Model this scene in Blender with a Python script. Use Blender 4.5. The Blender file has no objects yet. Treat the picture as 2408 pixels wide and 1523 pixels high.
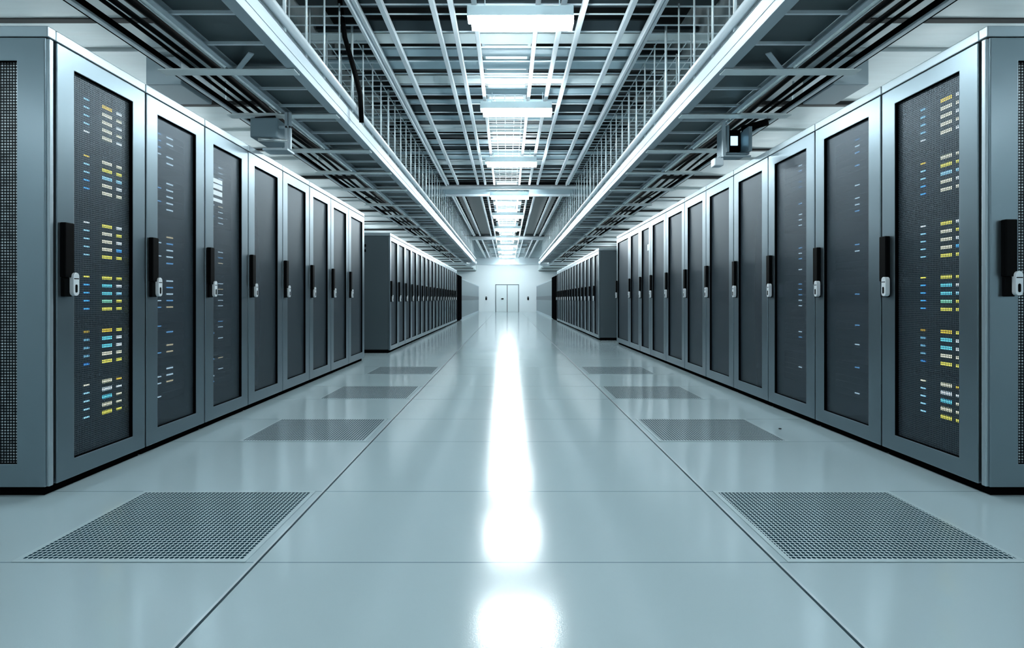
import bpy, bmesh, math, random
from mathutils import Matrix, Vector
random.seed(7)
PI = math.pi
sc = bpy.context.scene
COL = sc.collection

# ------------------------------------------------------------------ camera
F, VX, VY, CH = 1250.0, 1193.0, 702.0, 0.85      # focal length and vanishing point in pixels, camera height
cd = bpy.data.cameras.new('camera')
cam = bpy.data.objects.new('camera', cd); COL.objects.link(cam)
cam.location = (0, 0, CH); cam.rotation_euler = (PI/2, 0, 0)
cd.sensor_fit = 'HORIZONTAL'; cd.sensor_width = 36.0
cd.lens = 36.0*F/2408
cd.shift_x = (1204-VX)/2408.0
cd.shift_y = -(761.5-VY)/2408.0
cd.clip_start = 0.05; cd.clip_end = 200
sc.camera = cam
vs = sc.view_settings
sc.display_settings.display_device = 'sRGB'
vs.view_transform = 'Standard'; vs.look = 'None'; vs.gamma = 1.0; vs.use_curve_mapping = False
vs.exposure = 1.68
cy = sc.cycles
cy.max_bounces = 5; cy.diffuse_bounces = 3; cy.glossy_bounces = 3; cy.transmission_bounces = 2; cy.transparent_max_bounces = 6
cy.use_adaptive_sampling = True; cy.adaptive_threshold = .06

# ------------------------------------------------------------------ materials
def srgb(r, g, b):
    f = lambda c: (c/255/12.92) if c/255 <= .04045 else ((c/255+.055)/1.055)**2.4
    return (f(r), f(g), f(b), 1)

def mat(name, col, rough=.5, metal=0.0, emit=None, strength=0.0, spec=.5, coat=0.0, coat_rough=.1):
    m = bpy.data.materials.new(name); m.use_nodes = True
    b = m.node_tree.nodes['Principled BSDF']
    b.inputs['Base Color'].default_value = col
    b.inputs['Roughness'].default_value = rough
    b.inputs['Metallic'].default_value = metal
    b.inputs['Specular IOR Level'].default_value = spec
    b.inputs['Coat Weight'].default_value = coat
    b.inputs['Coat Roughness'].default_value = coat_rough
    if emit:
        b.inputs['Emission Color'].default_value = emit
        b.inputs['Emission Strength'].default_value = strength
    return m

class NT:
    def __init__(s, m): s.t = m.node_tree; s.n = s.t.nodes; s.l = s.t.links
    def node(s, typ, **kw):
        n = s.n.new(typ)
        for k, v in kw.items(): setattr(n, k, v)
        return n
    def put(s, sock, v):
        if hasattr(v, 'is_output'): s.l.new(v, sock)
        else: sock.default_value = v
    def math(s, op, a, b=0.0, c=0.0):
        n = s.node('ShaderNodeMath', operation=op)
        s.put(n.inputs[0], a); s.put(n.inputs[1], b); s.put(n.inputs[2], c)
        return n.outputs[0]
    def mix(s, f, a, b):
        n = s.node('ShaderNodeMix', data_type='RGBA')
        s.put(n.inputs[0], f); s.put(n.inputs[6], a); s.put(n.inputs[7], b)
        return n.outputs[2]
    def xyz(s):
        tc = s.node('ShaderNodeTexCoord'); sp = s.node('ShaderNodeSeparateXYZ')
        s.l.new(tc.outputs['Object'], sp.inputs[0])
        return sp.outputs[0], sp.outputs[1], sp.outputs[2], tc.outputs['Object']
    def noise(s, vec, scale, detail=2.0, scl=(1, 1, 1)):
        mp = s.node('ShaderNodeMapping'); mp.inputs['Scale'].default_value = scl
        s.l.new(vec, mp.inputs[0])
        n = s.node('ShaderNodeTexNoise'); n.inputs['Scale'].default_value = scale; n.inputs['Detail'].default_value = detail
        s.l.new(mp.outputs[0], n.inputs['Vector'])
        return n.outputs['Fac']

def perforation(t, a, b, pitch, thr):
    """1 where a staggered round hole is, 0 on the metal between."""
    sa = t.math('SINE', t.math('MULTIPLY', a, PI/pitch)); sb = t.math('SINE', t.math('MULTIPLY', b, PI/pitch))
    p = t.math('ABSOLUTE', t.math('MULTIPLY', sa, sb))
    n = t.node('ShaderNodeMapRange'); n.inputs['From Min'].default_value = thr-.08; n.inputs['From Max'].default_value = thr+.08
    t.put(n.inputs['Value'], p)
    return n.outputs[0]

def mesh_screen(name, col, pitch, thr, uniform=None, rough=.38, metal=.55, axes='xz', clear=1.0):
    m = mat(name, col, rough, metal); t = NT(m)
    b = t.n['Principled BSDF']; out = t.n['Material Output']
    tr = t.node('ShaderNodeBsdfTransparent'); tr.inputs[0].default_value = (.8, .9, .95, 1)
    mx = t.node('ShaderNodeMixShader')
    if uniform is None:
        x, y, z, v = t.xyz()
        f = t.math('MULTIPLY', perforation(t, x, z, pitch, thr), clear)
    else: f = uniform
    t.put(mx.inputs[0], f)
    t.l.new(b.outputs[0], mx.inputs[1]); t.l.new(tr.outputs[0], mx.inputs[2]); t.l.new(mx.outputs[0], out.inputs[0])
    return m

def brushed(name, col, rough, metal, scl, amt=.12):
    m = mat(name, col, rough, metal); t = NT(m); b = t.n['Principled BSDF']
    x, y, z, v = t.xyz()
    n = t.noise(v, 1.0, 3.0, scl)
    t.put(b.inputs['Roughness'], t.math('MULTIPLY_ADD', n, amt*2, rough-amt))
    t.put(b.inputs['Base Color'], t.mix(n, tuple(c*.82 for c in col[:3])+(1,), tuple(min(1, c*1.15) for c in col[:3])+(1,)))
    return m

M = {}
M['frame'] = mat('rack_grey_paint', srgb(128, 143, 151), .32, .92)
M['cap'] = mat('rack_cap_paint', srgb(170, 184, 191), .36, .8)
M['body'] = mat('rack_body_paint', srgb(78, 90, 96), .42, .5)
M['inside'] = mat('rack_inside', srgb(34, 40, 44), .6, .2)
M['black'] = mat('black_plastic', srgb(5, 6, 7), .5, 0, spec=.04)
M['blackmatt'] = mat('black_rubber', srgb(7, 8, 10), .85, 0, spec=0.0)
M['silver'] = mat('silver_latch', srgb(226, 232, 236), .3, .3)
M['screen'] = mesh_screen('rack_screen_near', srgb(70, 82, 90), .0095, .40, clear=.75)
M['screen_far'] = mesh_screen('rack_screen', srgb(70, 82, 91), 1, 1, uniform=.34)
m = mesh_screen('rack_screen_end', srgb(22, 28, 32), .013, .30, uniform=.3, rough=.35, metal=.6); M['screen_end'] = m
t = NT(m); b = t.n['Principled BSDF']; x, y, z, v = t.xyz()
glint_dots = t.math('MULTIPLY', perforation(t, x, z, .0125, .62), t.noise(v, 30, 3))  # pale dots in the base colour stand for glints on the mesh
t.put(b.inputs['Base Color'], t.mix(glint_dots, srgb(22, 28, 32), srgb(230, 240, 244)))
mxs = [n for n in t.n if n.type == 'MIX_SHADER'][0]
t.put(mxs.inputs[0], t.math('MULTIPLY_ADD', glint_dots, -.9, .4))
M['chassis'] = brushed('server_steel', srgb(66, 76, 82), .45, .5, (3, 3, 90))
M['alu'] = brushed('tray_aluminium', srgb(176, 190, 198), .46, .35, (6, 1.2, 6))
M['alu2'] = brushed('rail_painted_white', srgb(222, 232, 238), .38, .25, (6, 1.2, 6))
M['sheet'] = mat('tray_sheet_dark', srgb(92, 103, 107), .42, .45)
M['slat_a'] = brushed('slat_steel_light', srgb(228, 240, 245), .42, .08, (2.5, 2, 2))
M['slat_b'] = brushed('slat_steel_mid', srgb(168, 192, 202), .4, .2, (2.5, 2, 2))
M['slat_c'] = brushed('slat_steel_dark', srgb(46, 58, 64), .5, .4, (2.5, 2, 2))
M['wire'] = mat('mesh_wire', srgb(225, 240, 246), .35, .2)
M['void'] = mat('ceiling_void', srgb(14, 18, 20), .9)
M['darkpanel'] = mat('ceiling_dark_panel', srgb(26, 30, 33), .35, .3)
M['soffit'] = brushed('soffit_white', srgb(214, 226, 228), .38, .15, (1.5, 12, 1.5))
M['seam'] = mat('soffit_seam', srgb(12, 14, 15), .6)
M['wall'] = mat('wall_white', srgb(226, 236, 240), .55)
M['doorwhite'] = mat('door_white', srgb(214, 226, 229), .4)
M['doorframe'] = mat('door_frame_grey', srgb(96, 112, 118), .4, .3)
M['parti'] = mat('partition_grey', srgb(100, 118, 126), .35, .35)
M['partiband'] = mat('partition_band', srgb(72, 84, 90), .4, .3)
M['lightgrey'] = mat('light_grey_paint', srgb(176, 192, 200), .4, .2)
M['boxgrey'] = mat('box_grey_paint', srgb(132, 152, 162), .42, .25)
M['pipe'] = brushed('conduit_zinc', srgb(205, 214, 216), .25, .8, (4, 1, 4))
M['lamp'] = mat('lamp_diffuser', (1, 1, 1, 1), .4, emit=(.88, .975, 1, 1), strength=30)
M['sidefill'] = mat('side_fill_diffuser', (1, 1, 1, 1), .4, emit=(.88, .975, 1, 1), strength=3.4)
M['endfill'] = mat('end_fill_diffuser', (1, 1, 1, 1), .4, emit=(.88, .975, 1, 1), strength=15)
M['lampbody'] = mat('lamp_housing', srgb(176, 196, 202), .4, .2)
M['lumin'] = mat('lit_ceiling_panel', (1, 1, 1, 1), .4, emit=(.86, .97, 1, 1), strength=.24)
M['display'] = mat('small_display', srgb(150, 190, 210), .3, emit=srgb(150, 200, 225), strength=.8)
M['sticker'] = mat('white_label_strip', srgb(235, 242, 245), .5)
LED = {}
for k, c, s in (('yellow', (1, .78, .06), 4.5), ('cream', (1, .86, .5), 4.0), ('amber', (1, .5, .03), 3.5), ('cyan', (.12, .72, 1), 4.0),
                ('blue', (.05, .3, 1), 4.5), ('sky', (.25, .62, 1), 4.5), ('white', (.9, .97, 1), 4.0), ('green', (.3, 1, .5), 3.0),
                ('dimwhite', (.75, .9, 1), 3.0), ('dimblue', (.2, .5, .9), 2.6), ('dimwarm', (1, .75, .45), 2.5)):
    LED[k] = mat('indicator_'+k, (.05, .05, .05, 1), .4, emit=c+(1,), strength=s*.55)

# floor: glossy poured panels, transverse joints at measured depths
JOINTS = [1.714, 2.345, 3.162, 3.754, 4.50, 5.16, 5.97, 6.64, 7.43, 8.57, 9.6, 10.8]
m = mat('floor_gloss', srgb(172, 192, 198), .2, 0, spec=.7); M['floor'] = m
t = NT(m); b = t.n['Principled BSDF']
x, y, z, v = t.xyz()
acc = None
for j in JOINTS:
    d = t.math('LESS_THAN', t.math('ABSOLUTE', t.math('SUBTRACT', y, j)), .0022)
    acc = d if acc is None else t.math('MAXIMUM', acc, d)
n1 = t.noise(v, .9, 3.0)
base = t.mix(n1, srgb(157, 177, 183), srgb(166, 185, 191))
b.inputs['IOR'].default_value = 1.65
t.put(b.inputs['Base Color'], t.mix(acc, base, srgb(100, 124, 132)))
grain = t.noise(v, 260.0, 2.0)
t.put(b.inputs['Roughness'], t.math('MULTIPLY_ADD', grain, .16, .06))
bp = t.node('ShaderNodeBump'); bp.inputs['Strength'].default_value = .05; bp.inputs['Distance'].default_value = .002
t.put(bp.inputs['Height'], t.noise(v, 220.0, 1.0)); t.l.new(bp.outputs[0], b.inputs['Normal'])

# perforated floor tile
m = mat('vent_tile_perforated', srgb(170, 188, 194), .2, .55); M['vent'] = m
t = NT(m); b = t.n['Principled BSDF']; x, y, z, v = t.xyz()
h = perforation(t, x, y, .0165, .29)
t.put(b.inputs['Base Color'], t.mix(h, srgb(196, 216, 222), srgb(16, 38, 48)))
t.put(b.inputs['Roughness'], t.math('MULTIPLY_ADD', h, .5, .16))
t.put(b.inputs['Specular IOR Level'], t.math('MULTIPLY_ADD', h, -.6, .6))
t.put(b.inputs['Metallic'], t.math('MULTIPLY_ADD', h, -.2, .25))
M['ventframe'] = mat('vent_tile_frame', srgb(176, 195, 201), .22, .1, coat=.3)
M['seamdark'] = mat('floor_seam_dark', srgb(30, 52, 60), .35)
M['seamhighlight'] = mat('floor_seam_highlight', srgb(214, 228, 234), .2, .4)

# ------------------------------------------------------------------ mesh helpers
class MB:
    def __init__(s): s.v = []; s.f = []; s.m = []
    def add(s, vs, fs, mi=0):
        o = len(s.v); s.v += [tuple(p) for p in vs]
        for f in fs: s.f.append(tuple(i+o for i in f)); s.m.append(mi)
        return s
    def box(s, x0, x1, y0, y1, z0, z1, mi=0):
        if x0 > x1: x0, x1 = x1, x0
        if y0 > y1: y0, y1 = y1, y0
        if z0 > z1: z0, z1 = z1, z0
        return s.add([(x0, y0, z0), (x1, y0, z0), (x1, y1, z0), (x0, y1, z0), (x0, y0, z1), (x1, y0, z1), (x1, y1, z1), (x0, y1, z1)],
                     [(0, 3, 2, 1), (4, 5, 6, 7), (0, 1, 5, 4), (1, 2, 6, 5), (2, 3, 7, 6), (3, 0, 4, 7)], mi)
    def obox(s, c, half, rot, mi=0):
        """box of half sizes HALF about C turned by the matrix ROT"""
        hx, hy, hz = half; P = []
        for sz in (-1, 1):
            for sx, sy in ((-1, -1), (1, -1), (1, 1), (-1, 1)):
                P.append(Vector(c)+rot @ Vector((sx*hx, sy*hy, sz*hz)))
        return s.add(P, [(0, 3, 2, 1), (4, 5, 6, 7), (0, 1, 5, 4), (1, 2, 6, 5), (2, 3, 7, 6), (3, 0, 4, 7)], mi)
    def tube(s, pts, r, n=8, mi=0):
        pts = [Vector(p) for p in pts]; rings = []
        for i, p in enumerate(pts):
            d = (pts[min(i+1, len(pts)-1)]-pts[max(i-1, 0)]).normalized()
            a = d.cross(Vector((0, 0, 1)))
            if a.length < .05: a = d.cross(Vector((1, 0, 0)))
            a.normalize(); c = d.cross(a)
            rings.append([p+a*(r*math.cos(2*PI*k/n))+c*(r*math.sin(2*PI*k/n)) for k in range(n)])
        V = [q for R in rings for q in R]; Fs = []
        for i in range(len(pts)-1):
            for k in range(n):
                k2 = (k+1) % n
                Fs.append((i*n+k, (i+1)*n+k, (i+1)*n+k2, i*n+k2))
        Fs.append(tuple(range(n))); Fs.append(tuple(reversed([(len(pts)-1)*n+k for k in range(n)])))
        return s.add(V, Fs, mi)
    def prism(s, prof, y0, y1, mi=0):
        """profile of (x, z) pairs extruded along y"""
        n = len(prof)
        V = [(p[0], y0, p[1]) for p in prof]+[(p[0], y1, p[1]) for p in prof]
        Fs = [tuple(range(n)), tuple(reversed(range(n, 2*n)))]+[(i, n+i, n+(i+1) % n, (i+1) % n) for i in range(n)]
        return s.add(V, Fs, mi)
    def ring(s, x0, x1, z0, z1, a, c, y0, y1, mi=0, inner=0):
        """picture-frame ring in the x-z plane: stile width a, rail height c, depth y0..y1"""
        O = [(x0, z0), (x1, z0), (x1, z1), (x0, z1)]; I = [(x0+a, z0+c), (x1-a, z0+c), (x1-a, z1-c), (x0+a, z1-c)]
        V = [(p[0], y0, p[1]) for p in O]+[(p[0], y0, p[1]) for p in I]+[(p[0], y1, p[1]) for p in O]+[(p[0], y1, p[1]) for p in I]
        for i in range(4):
            j = (i+1) % 4
            s.add([V[k] for k in (i, j, 4+j, 4+i)], [(0, 1, 2, 3)], mi)
            s.add([V[k] for k in (8+i, 12+i, 12+j, 8+j)], [(0, 1, 2, 3)], mi)
            s.add([V[k] for k in (i, 8+i, 8+j, j)], [(0, 1, 2, 3)], mi)
            s.add([V[k] for k in (4+i, 4+j, 12+j, 12+i)], [(0, 1, 2, 3)], inner)
        return s
    def build(s, name, mats, parent=None, bevel=0.0, smooth=False, merge=True):
        me = bpy.data.meshes.new(name)
        me.from_pydata(s.v, [], s.f)
        for mm in (mats if isinstance(mats, (list, tuple)) else [mats]): me.materials.append(mm)
        me.polygons.foreach_set('material_index', s.m)
        bm = bmesh.new(); bm.from_mesh(me)
        if merge: bmesh.ops.remove_doubles(bm, verts=bm.verts, dist=1e-6)
        bmesh.ops.recalc_face_normals(bm, faces=bm.faces)
        bm.to_mesh(me); bm.free()
        if smooth: me.polygons.foreach_set('use_smooth', [True]*len(me.polygons))
        o = bpy.data.objects.new(name, me); COL.objects.link(o)
        if parent: o.parent = parent
        if bevel:
            md = o.modifiers.new('bevel', 'BEVEL'); md.width = bevel; md.segments = 2; md.limit_method = 'ANGLE'
        return o

def tag(o, label, cat, group=None):
    o['label'] = label; o['category'] = cat
    if group: o['group'] = group
    return o
def thing(name, label, cat, loc=(0, 0, 0), rz=0.0, group=None):
    o = bpy.data.objects.new(name, None); COL.objects.link(o)
    o.location = loc; o.rotation_euler = (0, 0, rz); o.empty_display_size = .2
    return tag(o, label, cat, group)
def struct(o): o['kind'] = 'structure'; return o
def copy_tree(o, parent=None):
    c = o.copy(); COL.objects.link(c); c.parent = parent
    for ch in list(o.children): copy_tree(ch, c)
    return c
ORD = 'first second third fourth fifth sixth seventh eighth ninth tenth eleventh twelfth thirteenth fourteenth fifteenth sixteenth seventeenth eighteenth nineteenth twentieth'.split()
ORD += ['twenty-'+w for w in ORD[:9]]

# ------------------------------------------------------------------ the room
RX, Y0R, Y1R, ZC = 4.2, -4.0, 34.0, 3.95
mb = MB().box(-RX, RX, Y0R, Y1R, -.1, 0); struct(mb.build('floor', M['floor']))
mb = MB().box(-RX, RX, Y0R, Y1R, ZC, ZC+.1); struct(mb.build('ceiling', M['void']))
struct(MB().box(-RX-.1, -RX, Y0R, Y1R, 0, ZC).build('wall_left', M['wall']))
struct(MB().box(RX, RX+.1, Y0R, Y1R, 0, ZC).build('wall_right', M['wall']))
struct(MB().box(-RX, RX, Y0R-.1, Y0R, 0, ZC).build('wall_front', M['wall']))
struct(MB().box(-RX, RX, Y1R, Y1R+.1, 0, ZC).build('wall_back', M['wall']))
SZ = 2.62
for side, s in (('left', -1), ('right', 1)):
    mb = MB(); y = Y0R; k = 0
    while y < 33.9:
        w = (.46, .34, .67)[k % 3]; dz = (.0, .014, -.012, .02)[k % 4]
        y2 = min(y+w, 34.0)
        a, c = sorted((s*2.02, s*RX))
        mb.box(a, c, y+(.03 if k % 3 == 0 else 0), y2-.022, SZ+dz, SZ+.12, 0); mb.box(a, c, y2-.022, y2+(.03 if k % 3 == 2 else 0), SZ+(-.02 if k % 3 == 2 else .03), SZ+.1, 1)
        y = y2; k += 1
    a, c = sorted((s*1.96, s*2.02)); mb.box(a, c, Y0R, Y1R, SZ+.02, ZC, 0)
    struct(mb.build('ceiling_'+side, [M['soffit'], M['seam']], merge=False))
# bulkhead where the grid stops short of the end wall
struct(MB().box(-1.96, 1.96, 31.2, 31.6, 2.84, ZC).build('trim_1', M['lightgrey']))
# floor lane edges: dark seam, its highlight made as a pale strip
k = 2
for xs in (-.805, .865):
    s = 1 if xs > 0 else -1
    struct(MB().box(xs-.0035, xs+.0035, Y0R, Y1R-.02, 0, .0015).build('trim_%d' % k, M['seamdark'])); k += 1
    struct(MB().box(xs+s*.0035, xs+s*.0115, Y0R, Y1R-.02, 0, .002).build('trim_%d' % k, M['seamhighlight'])); k += 1

# double door in the end wall
dr = bpy.data.objects.new('door_1', None); COL.objects.link(dr); dr.location = (-.01, Y1R, 0); struct(dr)
MB().ring(-.755, .755, -.07, 1.77, .045, .05, -.03, 0).build('door_frame', M['doorframe'], dr, .004)
lf = MB().box(-.705, -.02, -.045, 0, .005, 1.715).build('door_leaf', M['doorwhite'], dr, .004)
hb = MB().prism([(-.30+.085*math.cos(a), .84+.045*math.sin(a)) for a in [2*PI*i/16 for i in range(16)]], -.085, -.045).build('door_handle', M['black'], lf, .004)
MB().box(.02, .705, -.045, 0, .005, 1.715).build('door_leaf', M['doorwhite'], dr, .004)
MB().box(-.02, .02, -.035, 0, .005, 1.715).build('door_seam', M['seamdark'], dr)
for xx, lab in ((-1.35, 'small black card reader on the white end wall, left of the double door'), (1.33, 'small black card reader on the white end wall, right of the double door')):
    o = thing('mounted_card_reader', lab, 'card reader', (xx, Y1R, .73), 0, 'card readers beside the end door')
    prof = [(.055*math.cos(a), .07+.05*math.sin(a)) for a in [PI*i/8 for i in range(8, 17)]]+[(.055*math.cos(a), .21+.05*math.sin(a)) for a in [PI*i/8 for i in range(0, 9)]]
    MB().prism(prof, -.035, 0).build('housing', M['black'], o, .006)
    MB().box(-.025, .025, -.04, -.034, .18, .21).build('display', M['boxgrey'], o)

# ------------------------------------------------------------------ server cabinets
def stadium(x0, x1, z0, z1, n=6):
    r = (x1-x0)/2; cx = (x0+x1)/2
    return [(cx+r*math.cos(PI*i/n), z1-r+r*math.sin(PI*i/n)) for i in range(n+1)]+[(cx+r*math.cos(PI+PI*i/n), z0+r+r*math.sin(PI+PI*i/n)) for i in range(n+1)]

def make_door(root, w, z0, z1, screen, handle=True, name='door', stile=.098, rail=.085, hz=.859, hx=0.0):
    """door-local: x across 0..w, front face at y=0 looking to -y"""
    d = MB().ring(0, w, z0, z1, stile, rail, 0, .026, 0, 1).build(name, [M['frame'], M['blackmatt']], root, .0035)
    p = MB().box(stile, w-stile, .019, .0205, z0+rail, z1-rail).build('mesh_panel', M[screen], d)
    if handle:
        MB().box(.014+hx, .064+hx, -.026, 0, hz+.085, hz+.328).box(.018+hx, .062+hx, -.018, 0, hz, hz+.085).build('handle', M['black'], d, .004)
        mb = MB().prism(stadium(.046+hx, .078+hx, hz+.004, hz+.108), -.036, -.012, 0)
        mb.prism(stadium(.055+hx, .067+hx, hz+.018, hz+.055), -.038, -.035, 1)
        mb.box(.048+hx, .076+hx, -.0365, -.034, hz+.078, hz+.083, 1)
        mb.build('latch', [M['silver'], M['black']], d, .002)
    return d

def make_cabinet(label, group, w, H, D, loc, rz, screen, hz=.859, end=None, stile=.098, rail=.085):
    root = thing('server_cabinet', label, 'server cabinet', loc, rz, group)
    g = .006
    mb = MB()
    zb, zt = .055, H-.052
    ls, rs = True, True
    if end == 'low': ls = False
    if end == 'high': rs = False
    if ls: mb.box(g, g+.016, .03, D, zb, zt, 0)
    if rs: mb.box(w-g-.016, w-g, .03, D, zb, zt, 0)
    mb.box(g+.016, w-g-.016, D-.016, D, zb, zt, 0); mb.box(g+.016, w-g-.016, .03, D-.016, zb, zb+.02, 1)
    # rack posts on both sides of the opening
    for a, c in ((g+.02, g+.05), (w-g-.05, w-g-.02)): mb.box(a, c, .05, .075, zb+.02, zt, 1)
    mb.box(g+.016, w-g-.016, .40, .41, zb+.02, zt, 1)
    mb.build('body', [M['body'], M['inside']], root, merge=False)
    MB().box(g*.5, w-g*.5, 0, D, H-.047, H).build('top_cap', M['cap'], root, .004)
    MB().box(.012, w-.012, .035, D-.02, 0, .052).build('plinth', M['blackmatt'], root)
    make_door(root, w-2*g, .042, H-.051, screen, True, 'door', stile, rail, hz).location = (g, 0, 0)
    return root

XL, XR, HR, DR = -1.969, 2.057, 2.02, 1.0
dl = [1075, 850, 711, 609, 528, 465, 415, 373, 336]
drr = [1123, 879, 723, 613, 532, 467, 417, 373, 337, 312, 287, 257]
YL = [F*-XL/d for d in dl]; YRr = [F*XR/d for d in drr]
left_cabs, right_cabs = [], []
for i in range(8):
    lab = ('nearest cabinet of the left row, with mesh side door facing us and bright lights inside' if i == 0 else
           '%s cabinet from the front in the tall left row%s' % (ORD[i], ', white label strips on its door' if i == 2 else ', grey mesh door'))
    y0 = YL[i]+(.028 if i == 0 else 0)
    st = min(.098, (YL[i+1]-y0)*.165)
    left_cabs.append(make_cabinet(lab, 'cabinets of the near left row', YL[i+1]-y0, HR, DR, (XL, y0, 0), PI/2, 'screen' if i == 0 else 'screen_far', end='low' if i == 0 else None, stile=st))
for i in range(11):
    lab = ('nearest cabinet of the right row, with handled mesh side door and bright lights inside' if i == 0 else
           '%s cabinet from the front in the tall right row, grey mesh door' % ORD[i])
    y0 = YRr[i]+(.028 if i == 0 else 0)
    st = min(.098, (YRr[i+1]-y0)*.165)
    right_cabs.append(make_cabinet(lab, 'cabinets of the near right row', YRr[i+1]-y0, HR, DR, (XR, YRr[i+1], 0), -PI/2, 'screen' if i == 0 else 'screen_far', end='high' if i == 0 else None, stile=st))
# end doors that face the camera, corner posts and end caps
def under(root, o, wm):
    rw = Matrix.Translation(root.location) @ Matrix.Rotation(root.rotation_euler.z, 4, 'Z')
    o.matrix_basis = rw.inverted() @ wm
for root, xs, yy, s in ((left_cabs[0], XL, YL[0], -1), (right_cabs[0], XR, YRr[0], 1)):
    wE = .97
    x0 = xs-wE-.012 if s < 0 else xs+.012
    d = make_door(root, wE, .042, HR-.051, 'screen_end', s > 0, 'side_door', .122, .10, .859, .03)
    under(root, d, Matrix.Translation((x0, yy-.012, 0)))
    po = MB().box(min(xs, xs+s*.02), max(xs, xs+s*.02), yy-.004, yy+.018, .042, HR-.051).build('corner_post', M['cap'], root, .004)
    under(root, po, Matrix.Identity(4))
    cp = MB().box(min(xs, xs+s*1.0), max(xs, xs+s*1.0), yy-.012, yy+.030, HR-.047, HR).build('end_cap', M['cap'], root, .004)
    under(root, cp, Matrix.Identity(4))
    pl = MB().box(min(xs+s*.035, xs+s*.98), max(xs+s*.035, xs+s*.98), yy+.012, yy+.04, 0, .052).build('plinth', M['blackmatt'], root)
    under(root, pl, Matrix.Identity(4))
# white label strips on the third left cabinet's door
d3 = [c for c in left_cabs[2].children if c.name.startswith('door')][0]
for zz, hh in ((1.64, .028), (1.60, .032), (1.555, .032), (1.512, .022)):
    MB().box(.115, .235, .0165, .0189, zz, zz+hh).build('label_strip', M['sticker'], d3)

d9 = [c for c in right_cabs[8].children if c.name.startswith('door')][0]
MB().box(.36, .45, .0165, .0189, 1.56, 1.65).build('label_strip', M['sticker'], d9)
# far rows: narrower and lower
H2 = 1.88
def far_row(n, x, ya, yb, rz, side, slot):
    w = (yb-ya)/n; proto = None
    for i in range(n):
        lab = '%s cabinet from the front in the far %s row, low grey mesh door' % (ORD[i], side)
        if i == 0: lab = 'front end cabinet of the far %s row, plain dark side panel towards us%s' % (side, ' with slots' if slot else '')
        yy = ya+w*i if rz > 0 else ya+w*(i+1)
        if i == 0:
            proto = make_cabinet(lab, 'cabinets of the far %s row' % side, w, H2, 1.0, (x, yy, 0), rz, 'screen_far', .80, stile=.075, rail=.07)
            c0 = proto
        else:
            c = copy_tree(proto); c.location = (x, yy, 0); c['label'] = lab
    if slot:
        MB().box(-.004, .006, .38, .72, 1.66, 1.70).box(-.004, .006, .38, .72, 1.58, 1.62).build('slot', M['black'], c0)
far_row(18, -1.83, 8.30, 19.30, PI/2, 'left', True)
far_row(15, 1.865, 10.84, 20.00, -PI/2, 'right', False)
for s, side, y0, y1 in ((-1, 'left', 19.36, 21.2), (1, 'right', 20.06, 22.2)):
    x = 1.83 if s < 0 else 1.865
    o = thing('black_cabinet', 'plain black cabinet closing the far %s row, beside the grey partition' % side, 'cabinet', (s*x, y0, 0), 0, 'black end cabinets')
    a, c = sorted((0, s*1.0))
    MB().box(a, c, 0, y1-y0, .03, 1.74).build('body', M['blackmatt'], o, .006)
    a, c = sorted((s*.03, s*.97)); MB().box(a, c, .02, y1-y0-.02, 0, .03).build('plinth', M['black'], o)
    n = (y1-y0)/2
    for q in (0, 1):
        a, c = sorted((-s*.012, 0)); MB().box(a, c, n*q+.01, n*(q+1)-.01, .05, 1.72).build('door', M['blackmatt'], o, .003)
    o = thing('partition_panel', 'long low grey partition along the %s side, running to the end wall' % side, 'partition', (s*x, y1+.05, 0), 0, 'grey partitions by the end wall')
    L = Y1R-y1-.10
    a, c = sorted((0, s*.12)); MB().box(a, c, 0, L, .10, 1.62).build('panel', M['parti'], o)
    a, c = sorted((-s*.006, 0)); MB().box(a, c, 0, L, .78, .98).build('band', M['partiband'], o)
    a, c = sorted((-s*.012, s*.12)); MB().box(a, c, 0, L, 0, .10).build('base_strip', M['lightgrey'], o)
    a, c = sorted((-s*.012, s*.13)); MB().box(a, c, 0, L, 1.62, 1.66).build('top_trim', M['lightgrey'], o)

# ------------------------------------------------------------------ servers behind the mesh doors
GROUP_Z = [1.75, 1.47, 1.145, .88, .61, .35]
BIG = [['amber', 'cream', 'cream', 'cream', 'cream'], ['cream', 'yellow', 'sky', 'cream', 'cream'], ['yellow', 'cream', 'cream', 'cream', 'yellow'],
       ['yellow', 'cyan', 'cyan', 'green', 'yellow'], ['amber', 'cyan', 'cyan', 'cream', 'yellow'], ['cream', 'white', 'cyan', 'cream', 'yellow']]
SMALL = [['white', 'cream', 'white', 'cream', 'white'], ['cream', 'yellow', 'sky', 'white', 'cream'], ['white', 'yellow', 'white', 'blue', 'yellow'],
         ['yellow', 'white', 'sky', 'yellow', 'yellow'], ['yellow', 'white', 'white', 'cream', 'yellow'], ['amber', 'white', 'cream', 'cream', 'yellow']]
BLUE = [['sky', 'sky', 'sky', 'sky', 'white'], ['amber', 'sky', 'sky', 'blue', 'blue'], ['white', 'sky', 'sky', 'sky', 'sky'],
        ['yellow', 'blue', 'blue', 'blue', 'blue'], ['amber', 'sky', 'sky', 'sky', 'blue'], ['cream', 'sky', 'sky', 'sky', 'sky']]
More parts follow.
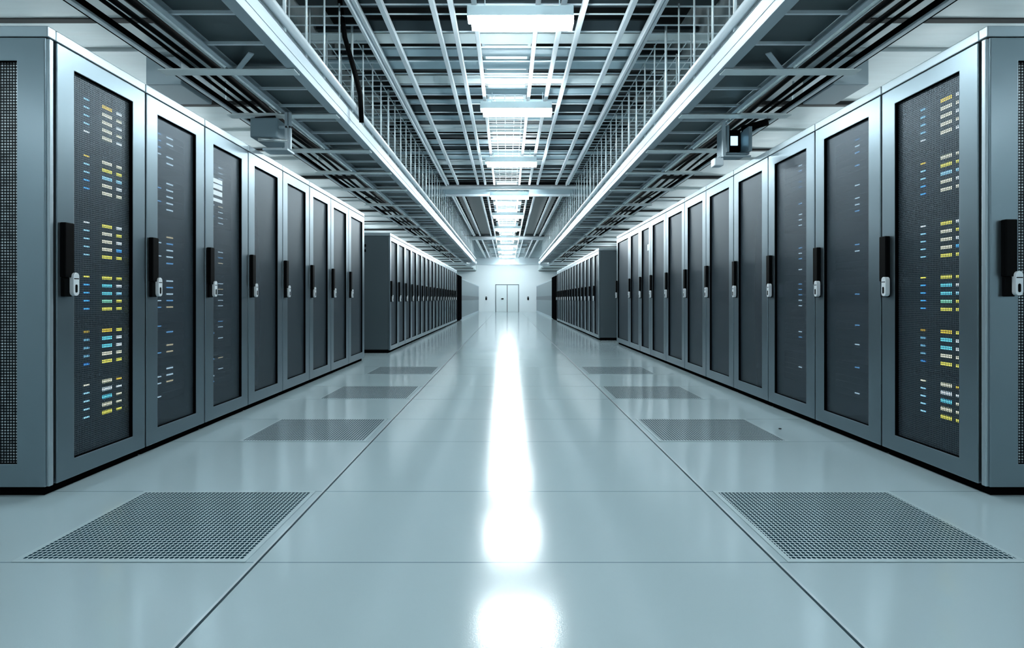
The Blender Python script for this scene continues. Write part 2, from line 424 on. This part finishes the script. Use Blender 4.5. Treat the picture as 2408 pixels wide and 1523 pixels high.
def make_server(label, group, root, w, k, cols, bright, thick=False):
    zc = GROUP_Z[k]; hh = .105
    rw = Matrix.Translation(root.location) @ Matrix.Rotation(root.rotation_euler.z, 4, 'Z')
    wm = rw @ Matrix.Translation((0, .09, zc-hh))
    o = thing('server', label, 'server', wm.to_translation(), root.rotation_euler.z, group)
    a, c = .064, w-.064
    mb = MB().box(a, c, .012, .28, 0, 2*hh-.004)
    mb.build('chassis', M['chassis'], o, .003)
    for q in range(5):                                   # the five blades of the front
        z0 = .006+q*(2*hh-.012)/5
        MB().box(a+.006, c-.006, .004, .012, z0, z0+.033).build('blade', M['chassis'], o, .002)
    bx, gx, sx = cols
    for q in range(5):
        z = .024+(4-q)*(2*hh-.012)/5
        if bright:
            MB().box(bx-.016, bx+.016, .001, .004, z-.003, z+.004).build('indicator_light', LED[BLUE[k][q]], o)
            MB().box(gx-.032, gx+.032, .001, .004, z-.008, z+.008).build('indicator_light', LED[BIG[k][q]], o)
            MB().box(sx-.019, sx+.019, .001, .004, z-.007, z+.006).build('indicator_light', LED[SMALL[k][q]], o)
        else:
            if random.random() < .75: hz_ = .004 if thick else .002; MB().box(gx-.03, gx+.03, .001, .004, z-hz_, z+hz_).build('indicator_light', LED[random.choice(['dimwhite', 'dimwhite', 'dimblue', 'dimwarm'])], o)
            if random.random() < .5: MB().box(bx-.02, bx+.02, .001, .004, z-.003, z+.003).build('indicator_light', LED[random.choice(['dimblue', 'dimwhite'])], o)
    # the shelf that carries it belongs to the cabinet
    MB().box(.05, w-.05, .105, .385, zc-hh-.008, zc-hh-.0005).build('server_shelf', M['inside'], root)
    return o
for side, cabs in (('left', left_cabs), ('right', right_cabs)):
    for ci in range(3):
        root = cabs[ci]
        Ys = YL if side == 'left' else YRr
        w = Ys[ci+1]-Ys[ci]-(.028 if ci == 0 else 0)
        if ci == 0: cols = (.285, .42, .505) if side == 'left' else (.175, .32, .40)
        else: cols = (w*.44, w*.62, 0) if side == 'left' else (w*.46, w*.70, 0)
        for k in range(6):
            lab = '%s server from the top behind the %s %s cabinet door, %s' % (ORD[k], ('nearest', 'second', 'third')[ci], side, 'bright colored lights' if ci == 0 else 'thin dim lights')
            make_server(lab, 'servers in the %s row' % side, root, w, k, cols, ci == 0, ci == 1)

# ------------------------------------------------------------------ perforated floor tiles
k = 0
for s, side, xa, xb in ((-1, 'left', -1.60, -.845), (1, 'right', .905, 1.68)):
    for q, (ya, yb) in enumerate(((1.714, 2.345), (3.162, 3.754), (4.50, 5.16), (5.97, 6.64))):
        o = thing('ventilation_tile', '%s perforated floor tile from the front, %s of the middle lane' % (ORD[q], side), 'floor vent', ((xa+xb)/2, (ya+yb)/2, 0), 0, 'perforated floor tiles')
        hx, hy = (xb-xa)/2, (yb-ya)/2
        mb = MB()
        for a in ((-hx, hx, -hy, -hy+.018), (-hx, hx, hy-.018, hy), (-hx, -hx+.018, -hy+.018, hy-.018), (hx-.018, hx, -hy+.018, hy-.018)): mb.box(*a, 0, .003)
        mb.build('frame', M['ventframe'], o, .001)
        MB().box(-hx+.018, hx-.018, -hy+.018, hy-.018, 0, .0024).build('perforated_panel', M['vent'], o)

# ------------------------------------------------------------------ ceiling grid
GZ = 3.22
RAILS = [(-1.25, .075), (-1.03, .045), (-.61, .042), (-.46, .042), (-.27, .04), (.25, .04), (.46, .042), (.63, .042), (1.02, .045), (1.25, .075)]
def slats(sec, ya, yb):
    mb = MB(); y = ya+.1; k = 0
    R = random.Random(sec*11+3)
    while y < yb-.1:
        wd = R.choice((.07, .09, .11, .13)); mi = R.choice((0, 0, 1, 1, 2))
        tilt = Matrix.Rotation(R.uniform(-.45, -.08), 3, 'X')
        zs = GZ+.09+R.uniform(0, .05)
        ext = 1.94 if R.random() < .12 else 1.27
        spans = {1: [(-ext, ext)], 2: [(-.36, .36)], 3: [(-.9, .9)]}[sec]
        if sec == 3: mi = R.choice((0, 1, 2, 2))
        for a, c in spans:
            mb.obox(((a+c)/2, y+wd/2, zs), ((c-a)/2, wd/2, .008), tilt, mi)
        y += wd+R.choice((.11, .15, .19, .26)); k += 1
    # upper layer
    y = ya+.2
    while y < yb-.2:
        mb.box(-1.94, -.3, y, y+.14, GZ+.36, GZ+.40, 2); mb.box(.3, 1.94, y, y+.14, GZ+.36, GZ+.40, 2)
        y += R.choice((.42, .55, .3))
    # thin cross wires, closer together over the edges and down the middle
    y = ya+.05
    while y < yb-.05:
        for a, c in ((-1.94, -1.27), (1.27, 1.94)): mb.box(a, c, y-.0055, y+.0055, GZ+.043, GZ+.053, 3)
        if y > 6.5: mb.box(-.25, .23, y-.004, y+.004, GZ+.03, GZ+.038, 3)
        if sec != 2 and int(y*100) % 2: mb.box(-1.25, 1.25, y-.005, y+.005, GZ+.06, GZ+.07, 3)
        y += .15
    for xx in (-.15, -.03, .09, .19): mb.box(xx-.004, xx+.004, max(ya, 6.3), yb, GZ+.04, GZ+.048, 3)
    for xx in (-1.84, -1.7, -1.56, -1.42, 1.42, 1.56, 1.7, 1.84): mb.box(xx-.004, xx+.004, max(ya, 5.0), yb, GZ+.055, GZ+.063, 3)
    return mb
SECT = ((1, 2.4, 11.1, 'nearest section of the slatted ceiling grid, with white lengthwise rails'),
        (2, 12.1, 20.2, 'middle section of the ceiling grid, with dark panels between its rails'),
        (3, 20.9, 31.1, 'farthest section of the slatted ceiling grid, before the white end wall'))
for sec, ya, yb, lab in SECT:
    o = thing('ceiling_grid', lab, 'ceiling grid', (0, ya, GZ), 0, 'sections of the ceiling grid')
    sl = slats(sec, ya, yb)
    sl.v = [(p[0], p[1]-ya, p[2]-GZ) for p in sl.v]
    sl.build('slat_panel', [M['slat_a'], M['slat_b'], M['slat_c'], M['wire']], o, merge=False)
    for x, w in RAILS:
        mb = MB()
        if w > .06:
            mb.box(x-w/2, x-w*.12, 0, yb-ya, -.02, .05); mb.box(x+w*.12, x+w/2, 0, yb-ya, 0, .05); mb.box(x-w*.12, x+w*.12, 0, yb-ya, .02, .05)
        else: mb.box(x-w/2, x+w/2, 0, yb-ya, 0, .05)
        mb.build('rail', M['alu2'], o, .004, merge=False)
    if sec == 2:
        for a, c in ((-.99, -.65), (.67, .98), (-1.19, -1.07), (1.07, 1.19)): MB().box(a, c, .02, yb-ya-.02, .09, .11).build('dark_panel', M['darkpanel'], o)
    # a lit strip above the slats
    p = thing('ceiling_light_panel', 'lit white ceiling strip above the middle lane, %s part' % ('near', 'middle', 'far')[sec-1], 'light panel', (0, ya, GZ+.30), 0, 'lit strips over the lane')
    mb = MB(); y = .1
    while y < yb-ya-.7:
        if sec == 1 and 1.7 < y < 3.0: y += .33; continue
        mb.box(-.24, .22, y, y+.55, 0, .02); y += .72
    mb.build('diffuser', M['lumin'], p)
    MB().box(-.27, .25, .05, yb-ya-.05, .021, .06).build('backing', M['lampbody'], p)
# cross bars that close the sections
def crossbar(lab, y, z, r, deep):
    o = thing('ceiling_crossbar', lab, 'crossbar', (0, y, z), 0, 'bars across the ceiling')
    MB().tube([(-1.93, 0, 0), (1.93, 0, 0)], r, 12).build('bar', M['alu2'], o, smooth=True)
    MB().box(-1.93, 1.93, r+.01, r+.01+deep, .0, .05).build('flange', M['slat_b'], o, .004)
    MB().box(-1.93, 1.93, r+.01+deep-.05, r+.01+deep, -.05, .0).build('lip', M['alu2'], o, .004)
    return o
crossbar('pale bar across the ceiling between the near and middle grid sections', 11.25, 3.21, .05, .72)
crossbar('pale bar across the ceiling between the middle and far grid sections', 20.4, 3.19, .06, .3)

# lamps across the lane
proto = None
LY = [4.2, 6.25, 8.7, 11.55, 14.3, 17.0, 19.6, 22.4, 25.1, 27.8, 30.4]
LXs = [.12, .12, .075, .06, .03, .02, .01, .01, 0, 0, 0]
for i, y in enumerate(LY+[1.9, -.6]):  # the last two continue the row unseen, added to brighten the near end
    lab = '%s strip lamp from the front, hanging crosswise above the lane' % ORD[i] if i < 11 else 'added strip lamp out of view above the lane, %s from the grid' % ORD[i-11]
    x = LXs[i] if i < 11 else .12
    if proto is None:
        proto = thing('strip_lamp', lab, 'lamp', (x, y, 3.0), 0, 'strip lamps over the lane')
        MB().box(-.405, .405, 0, .13, .03, .085).build('diffuser', M['lamp'], proto)
        MB().box(-.44, .405, .0, .14, .086, .17).build('housing', M['lampbody'], proto, .006)
        for q in (-.3, .3): MB().tube([(q, .07, .17), (q, .07, .33)], .006, 6).build('hanger', M['wire'], proto)
        o = proto
    else:
        o = copy_tree(proto); o.location = (x, y, 3.0); o['label'] = lab

o = thing('strip_lamp', 'added long strip lamp, unseen behind the ceiling bulkhead, brightening the end wall', 'lamp', (0, 32.3, 3.15), 0, 'strip lamps over the lane')  # unseen lamp added to brighten the end wall, prompted by its top glow
MB().box(-1.2, 1.2, 0, .13, .03, .085).build('diffuser', M['endfill'], o)
MB().box(-1.23, 1.23, 0, .14, .086, .17).build('housing', M['lampbody'], o, .006)
for q in (-.9, .9): MB().tube([(q, .07, .17), (q, .07, ZC-3.15)], .006, 6).build('hanger', M['wire'], o)
# unseen lamps added behind the cabinets to brighten the soffits
for s, side in ((-1, 'left'), (1, 'right')):
    o = thing('strip_lamp', 'added unseen strip lamp in the side aisle behind the %s cabinets' % side, 'lamp', (s*3.6, -1.5, 2.16), 0, 'added side aisle lamps')
    for q in range(12):
        MB().box(-.05, .05, q*2.8, q*2.8+2.2, 0, .05).build('diffuser', M['sidefill'], o)
        MB().box(-.02, .02, q*2.8, q*2.8+2.2, .05, .07).build('housing', M['lampbody'], o)
        for e in (.2, 2.0): MB().tube([(0, q*2.8+e, .07), (0, q*2.8+e, SZ-2.16+.0)], .005, 6).build('hanger', M['wire'], o)

# ------------------------------------------------------------------ cable trays over the cabinets
TZ = 2.37
TA, TB = 1.0, 22.8
for s, side in ((-1, 'left'), (1, 'right')):
    xo = .0 if s < 0 else .03
    D, C = s*(1.38+xo), s*(1.84+xo)
    o = thing('cable_tray', 'long aluminium cable tray hung above the %s cabinet row, dark underside' % side, 'cable tray', (0, 0, TZ), 0, 'overhead cable trays')
    def bx(mb, a, c, y0, y1, z0, z1, mi=0): return mb.box(min(a, c), max(a, c), y0, y1, z0, z1, mi)
    mb = MB(); bx(mb, D, D+s*.012, TA, TB, .004, .14); bx(mb, D, D+s*.075, TA, TB, -.004, .006); bx(mb, D, D+s*.03, TA, TB, .13, .142); bx(mb, D-s*.004, D, TA, TB, .05, .062)
    mb.build('side_rail', M['alu'], o, .002, merge=False)
    mb = MB(); bx(mb, C-s*.012, C, TA, TB, .004, .10); bx(mb, C-s*.035, C, TA, TB, -.004, .006); mb.build('side_rail', M['alu'], o, .002, merge=False)
    mb = MB().tube([(D-s*.018, TA, .185), (D-s*.018, TB, .185)], .03, 12); mb.build('conduit', M['alu2'], o, smooth=True)
    mb = MB().tube([(D+s*.05, TA, .21), (D+s*.05, TB, .21)], .022, 10); mb.build('conduit', M['pipe'], o, smooth=True)
    mb = MB().tube([(C+s*.028, TA, .02), (C+s*.028, TB, .02)], .026, 12); mb.build('conduit', M['pipe'], o, smooth=True)
    mb = MB().tube([(C+s*.075, TA, .05), (C+s*.075, TB, .05)], .016, 8); mb.build('conduit', M['pipe'], o, smooth=True)
    mb = MB(); bx(mb, D+s*.02, C-s*.02, TA, TB, .05, .056); mb.build('bottom_sheet', M['sheet'], o)
    mb = MB(); y = 2.52; i = 0
    while y < TB:
        bx(MB(), D+s*.01, C-s*.012, y-.008, y+.008, .012, .03).build('rung', M['alu2'], o); y += .345
    for i, y in enumerate([2.6, 3.54, 4.4, 5.45, 6.4, 7.4, 8.6, 9.8, 11.2, 13, 15, 17.5, 20]):
        mb = MB(); bx(mb, D+s*.02, s*(2.30+xo), y-.045, y+.045, -.016, -.008); bx(mb, D+s*.02, s*(2.30+xo), y+.035, y+.045, -.008, .03)
        mb.build('bracket', M['slat_a'], o, .002, merge=False)
    # slanted flats near the front
    mb = MB(); c0 = Vector((C-s*.02, 3.56, -.006)); c1 = Vector((D+s*.20, 3.28, -.006)); dv = c1-c0
    mb.obox((c0+c1)/2, (dv.length/2, .016, .003), Matrix.Rotation(math.atan2(dv.y, dv.x), 3, 'Z')); mb.build('brace', M['alu'], o)
    # rounded end
    pts = []
    cx, rr = (D+C)/2, abs(C-D)/2
    for q in range(13):
        a = PI*q/12; pts.append((cx+rr*math.cos(a), TB+rr*1.6*math.sin(a), .03-.05*math.sin(a)))
    MB().tube(pts, .08, 10).build('end_loop', M['alu2'], o, smooth=True)
    # hanger rods up to the grid
    y = 3.3; i = 0
    while y < 22:
        MB().tube([(D+s*.004, y, .14), (D+s*.004, y, GZ-TZ+.06)], .0075 if i % 4 else .011, 6).build('hanger_rod', M['wire'], o, smooth=True)
        y += .36; i += 1
    y = 3.6
    while y < 22:
        MB().tube([(D+s*.27, y, .056), (D+s*.27, y, GZ-TZ+.06)], .006, 6).build('hanger_rod', M['wire'], o, smooth=True); y += .42
    # outer rail that carries the brackets
    xr = s*(2.27+xo)
    r = thing('support_rail', 'narrow pale rail with dark edge running above the %s cabinets, outside the tray' % side, 'rail', (0, 0, TZ), 0, 'outer support rails')
    mb = MB(); bx(mb, xr, xr+s*.035, TA, TB, .032, .07); mb.build('rail', M['alu2'], r, .003)
    mb = MB(); bx(mb, xr+s*.036, xr+s*.056, TA, TB, .04, .075); bx(mb, xr-s*.014, xr-s*.001, TA, TB, .045, .075); mb.build('edge_strip', M['blackmatt'], r, merge=False)
    for q in range(10):
        yy = 2.2+q*2.1; bx(MB(), xr+s*.01, xr+s*.022, yy, yy+.012, .07, SZ-TZ-.01).build('hanger', M['wire'], r)
    # black cables lying between tray and rail
    for q, (xx, zz, rad, nm) in enumerate(((2.03, 2.46, .026, 'thick'), (2.12, 2.455, .016, 'thin'), (2.18, 2.44, .012, 'slender wavy'))):
        pts = []; y = 1.2
        while y < 21.5:
            pts.append((s*(xx+xo)+.014*math.sin(y*1.3+q*2+s), y, zz+.012*math.sin(y*2.1+q))); y += .3
        tag(MB().tube(pts, rad, 8).build('power_cable', M['black'], smooth=True), '%s black cable running over the %s cabinets beside the tray' % (nm, side), 'cable', 'black cables above the cabinets')

# dark cable that drops from the ceiling to the left tray
pts = [(-1.44, 4.55, 3.9), (-1.44, 4.55, 3.45), (-1.40, 4.58, 3.1), (-1.34, 4.65, 2.85), (-1.30, 4.7, 2.65), (-1.30, 4.74, 2.42)]
tag(MB().tube(pts, .022, 10).build('hanging_cable', M['black'], smooth=True), 'thick black cable dropping from the ceiling to the left tray rail', 'cable')

# boxes hung between tray and cabinets
o = thing('junction_box', 'blue-grey box with steel post hung over the left cabinets', 'junction box', (-1.93, 4.25, 2.05), 0, 'boxes above the cabinets')
MB().box(-.13, .09, 0, .30, .09, .25).build('housing', M['boxgrey'], o, .012)
MB().box(.14, .165, .02, .045, -.0, .30).box(.17, .19, .02, .045, -.0, .30).box(.09, .19, .02, .045, .17, .19).build('post', M['alu'], o, .003, merge=False)
MB().tube([(-.06, .0, .075), (.16, .03, .07)], .014, 10).build('pipe', M['pipe'], o, smooth=True)
MB().box(-.02, .18, -.02, .12, -.018, -.0).build('foot_plate', M['alu'], o, .003)
MB().tube([(-.11, .06, .255), (.05, .06, .265)], .018, 10).build('bracket', M['black'], o, smooth=True)
o = thing('control_box', 'open grey box with small lit display hung over the right cabinets', 'control box', (1.96, 4.5, 2.08), 0, 'boxes above the cabinets')
mb = MB().box(-.10, .10, .02, .22, 0, .012).box(-.10, -.08, .0, .22, .012, .24).box(.07, .10, -.03, .22, .012, .22).box(-.08, .07, .20, .22, .012, .24)
mb.build('housing', M['boxgrey'], o, .003, merge=False)
MB().box(-.075, .065, .12, .14, .05, .235).build('face', M['blackmatt'], o)
MB().box(-.02, .04, .112, .12, .10, .18).build('display', M['display'], o)
MB().box(-.135, -.11, .0, .03, -.02, .27).box(-.135, .10, -.01, .02, -.03, -.018).build('post', M['alu'], o, .003, merge=False)
MB().tube([(.07, .1, .235), (.24, -.02, .26)], .03, 12).build('tube_bracket', M['black'], o, smooth=True)
MB().box(-.20, -.12, .02, .10, -.10, -.031).build('valve_block', M['alu2'], o, .008)
for s, side in ((-1, 'left'), (1, 'right')):
    tag(MB().box(s*2.36, s*2.62, 3.85, 4.25, 2.40, SZ-.015).build('ceiling_duct_box', M['lightgrey'], None, .008), 'pale boxy duct under the soffit above the second %s cabinet' % side, 'duct')

bm_ = MB().tube([(1.78, 3.47, .0), (1.78, 3.47, .004)], .009, 12)
tag(bm_.build('floor_plug', M['black']), 'tiny dark plug in the pale floor beside the second perforated tile on the right', 'plug')

# faint ambient so that gaps are not pitch black
w = bpy.data.worlds.new('world'); sc.world = w; w.use_nodes = True
w.node_tree.nodes['Background'].inputs[0].default_value = (.5, .6, .65, 1)
w.node_tree.nodes['Background'].inputs[1].default_value = .05
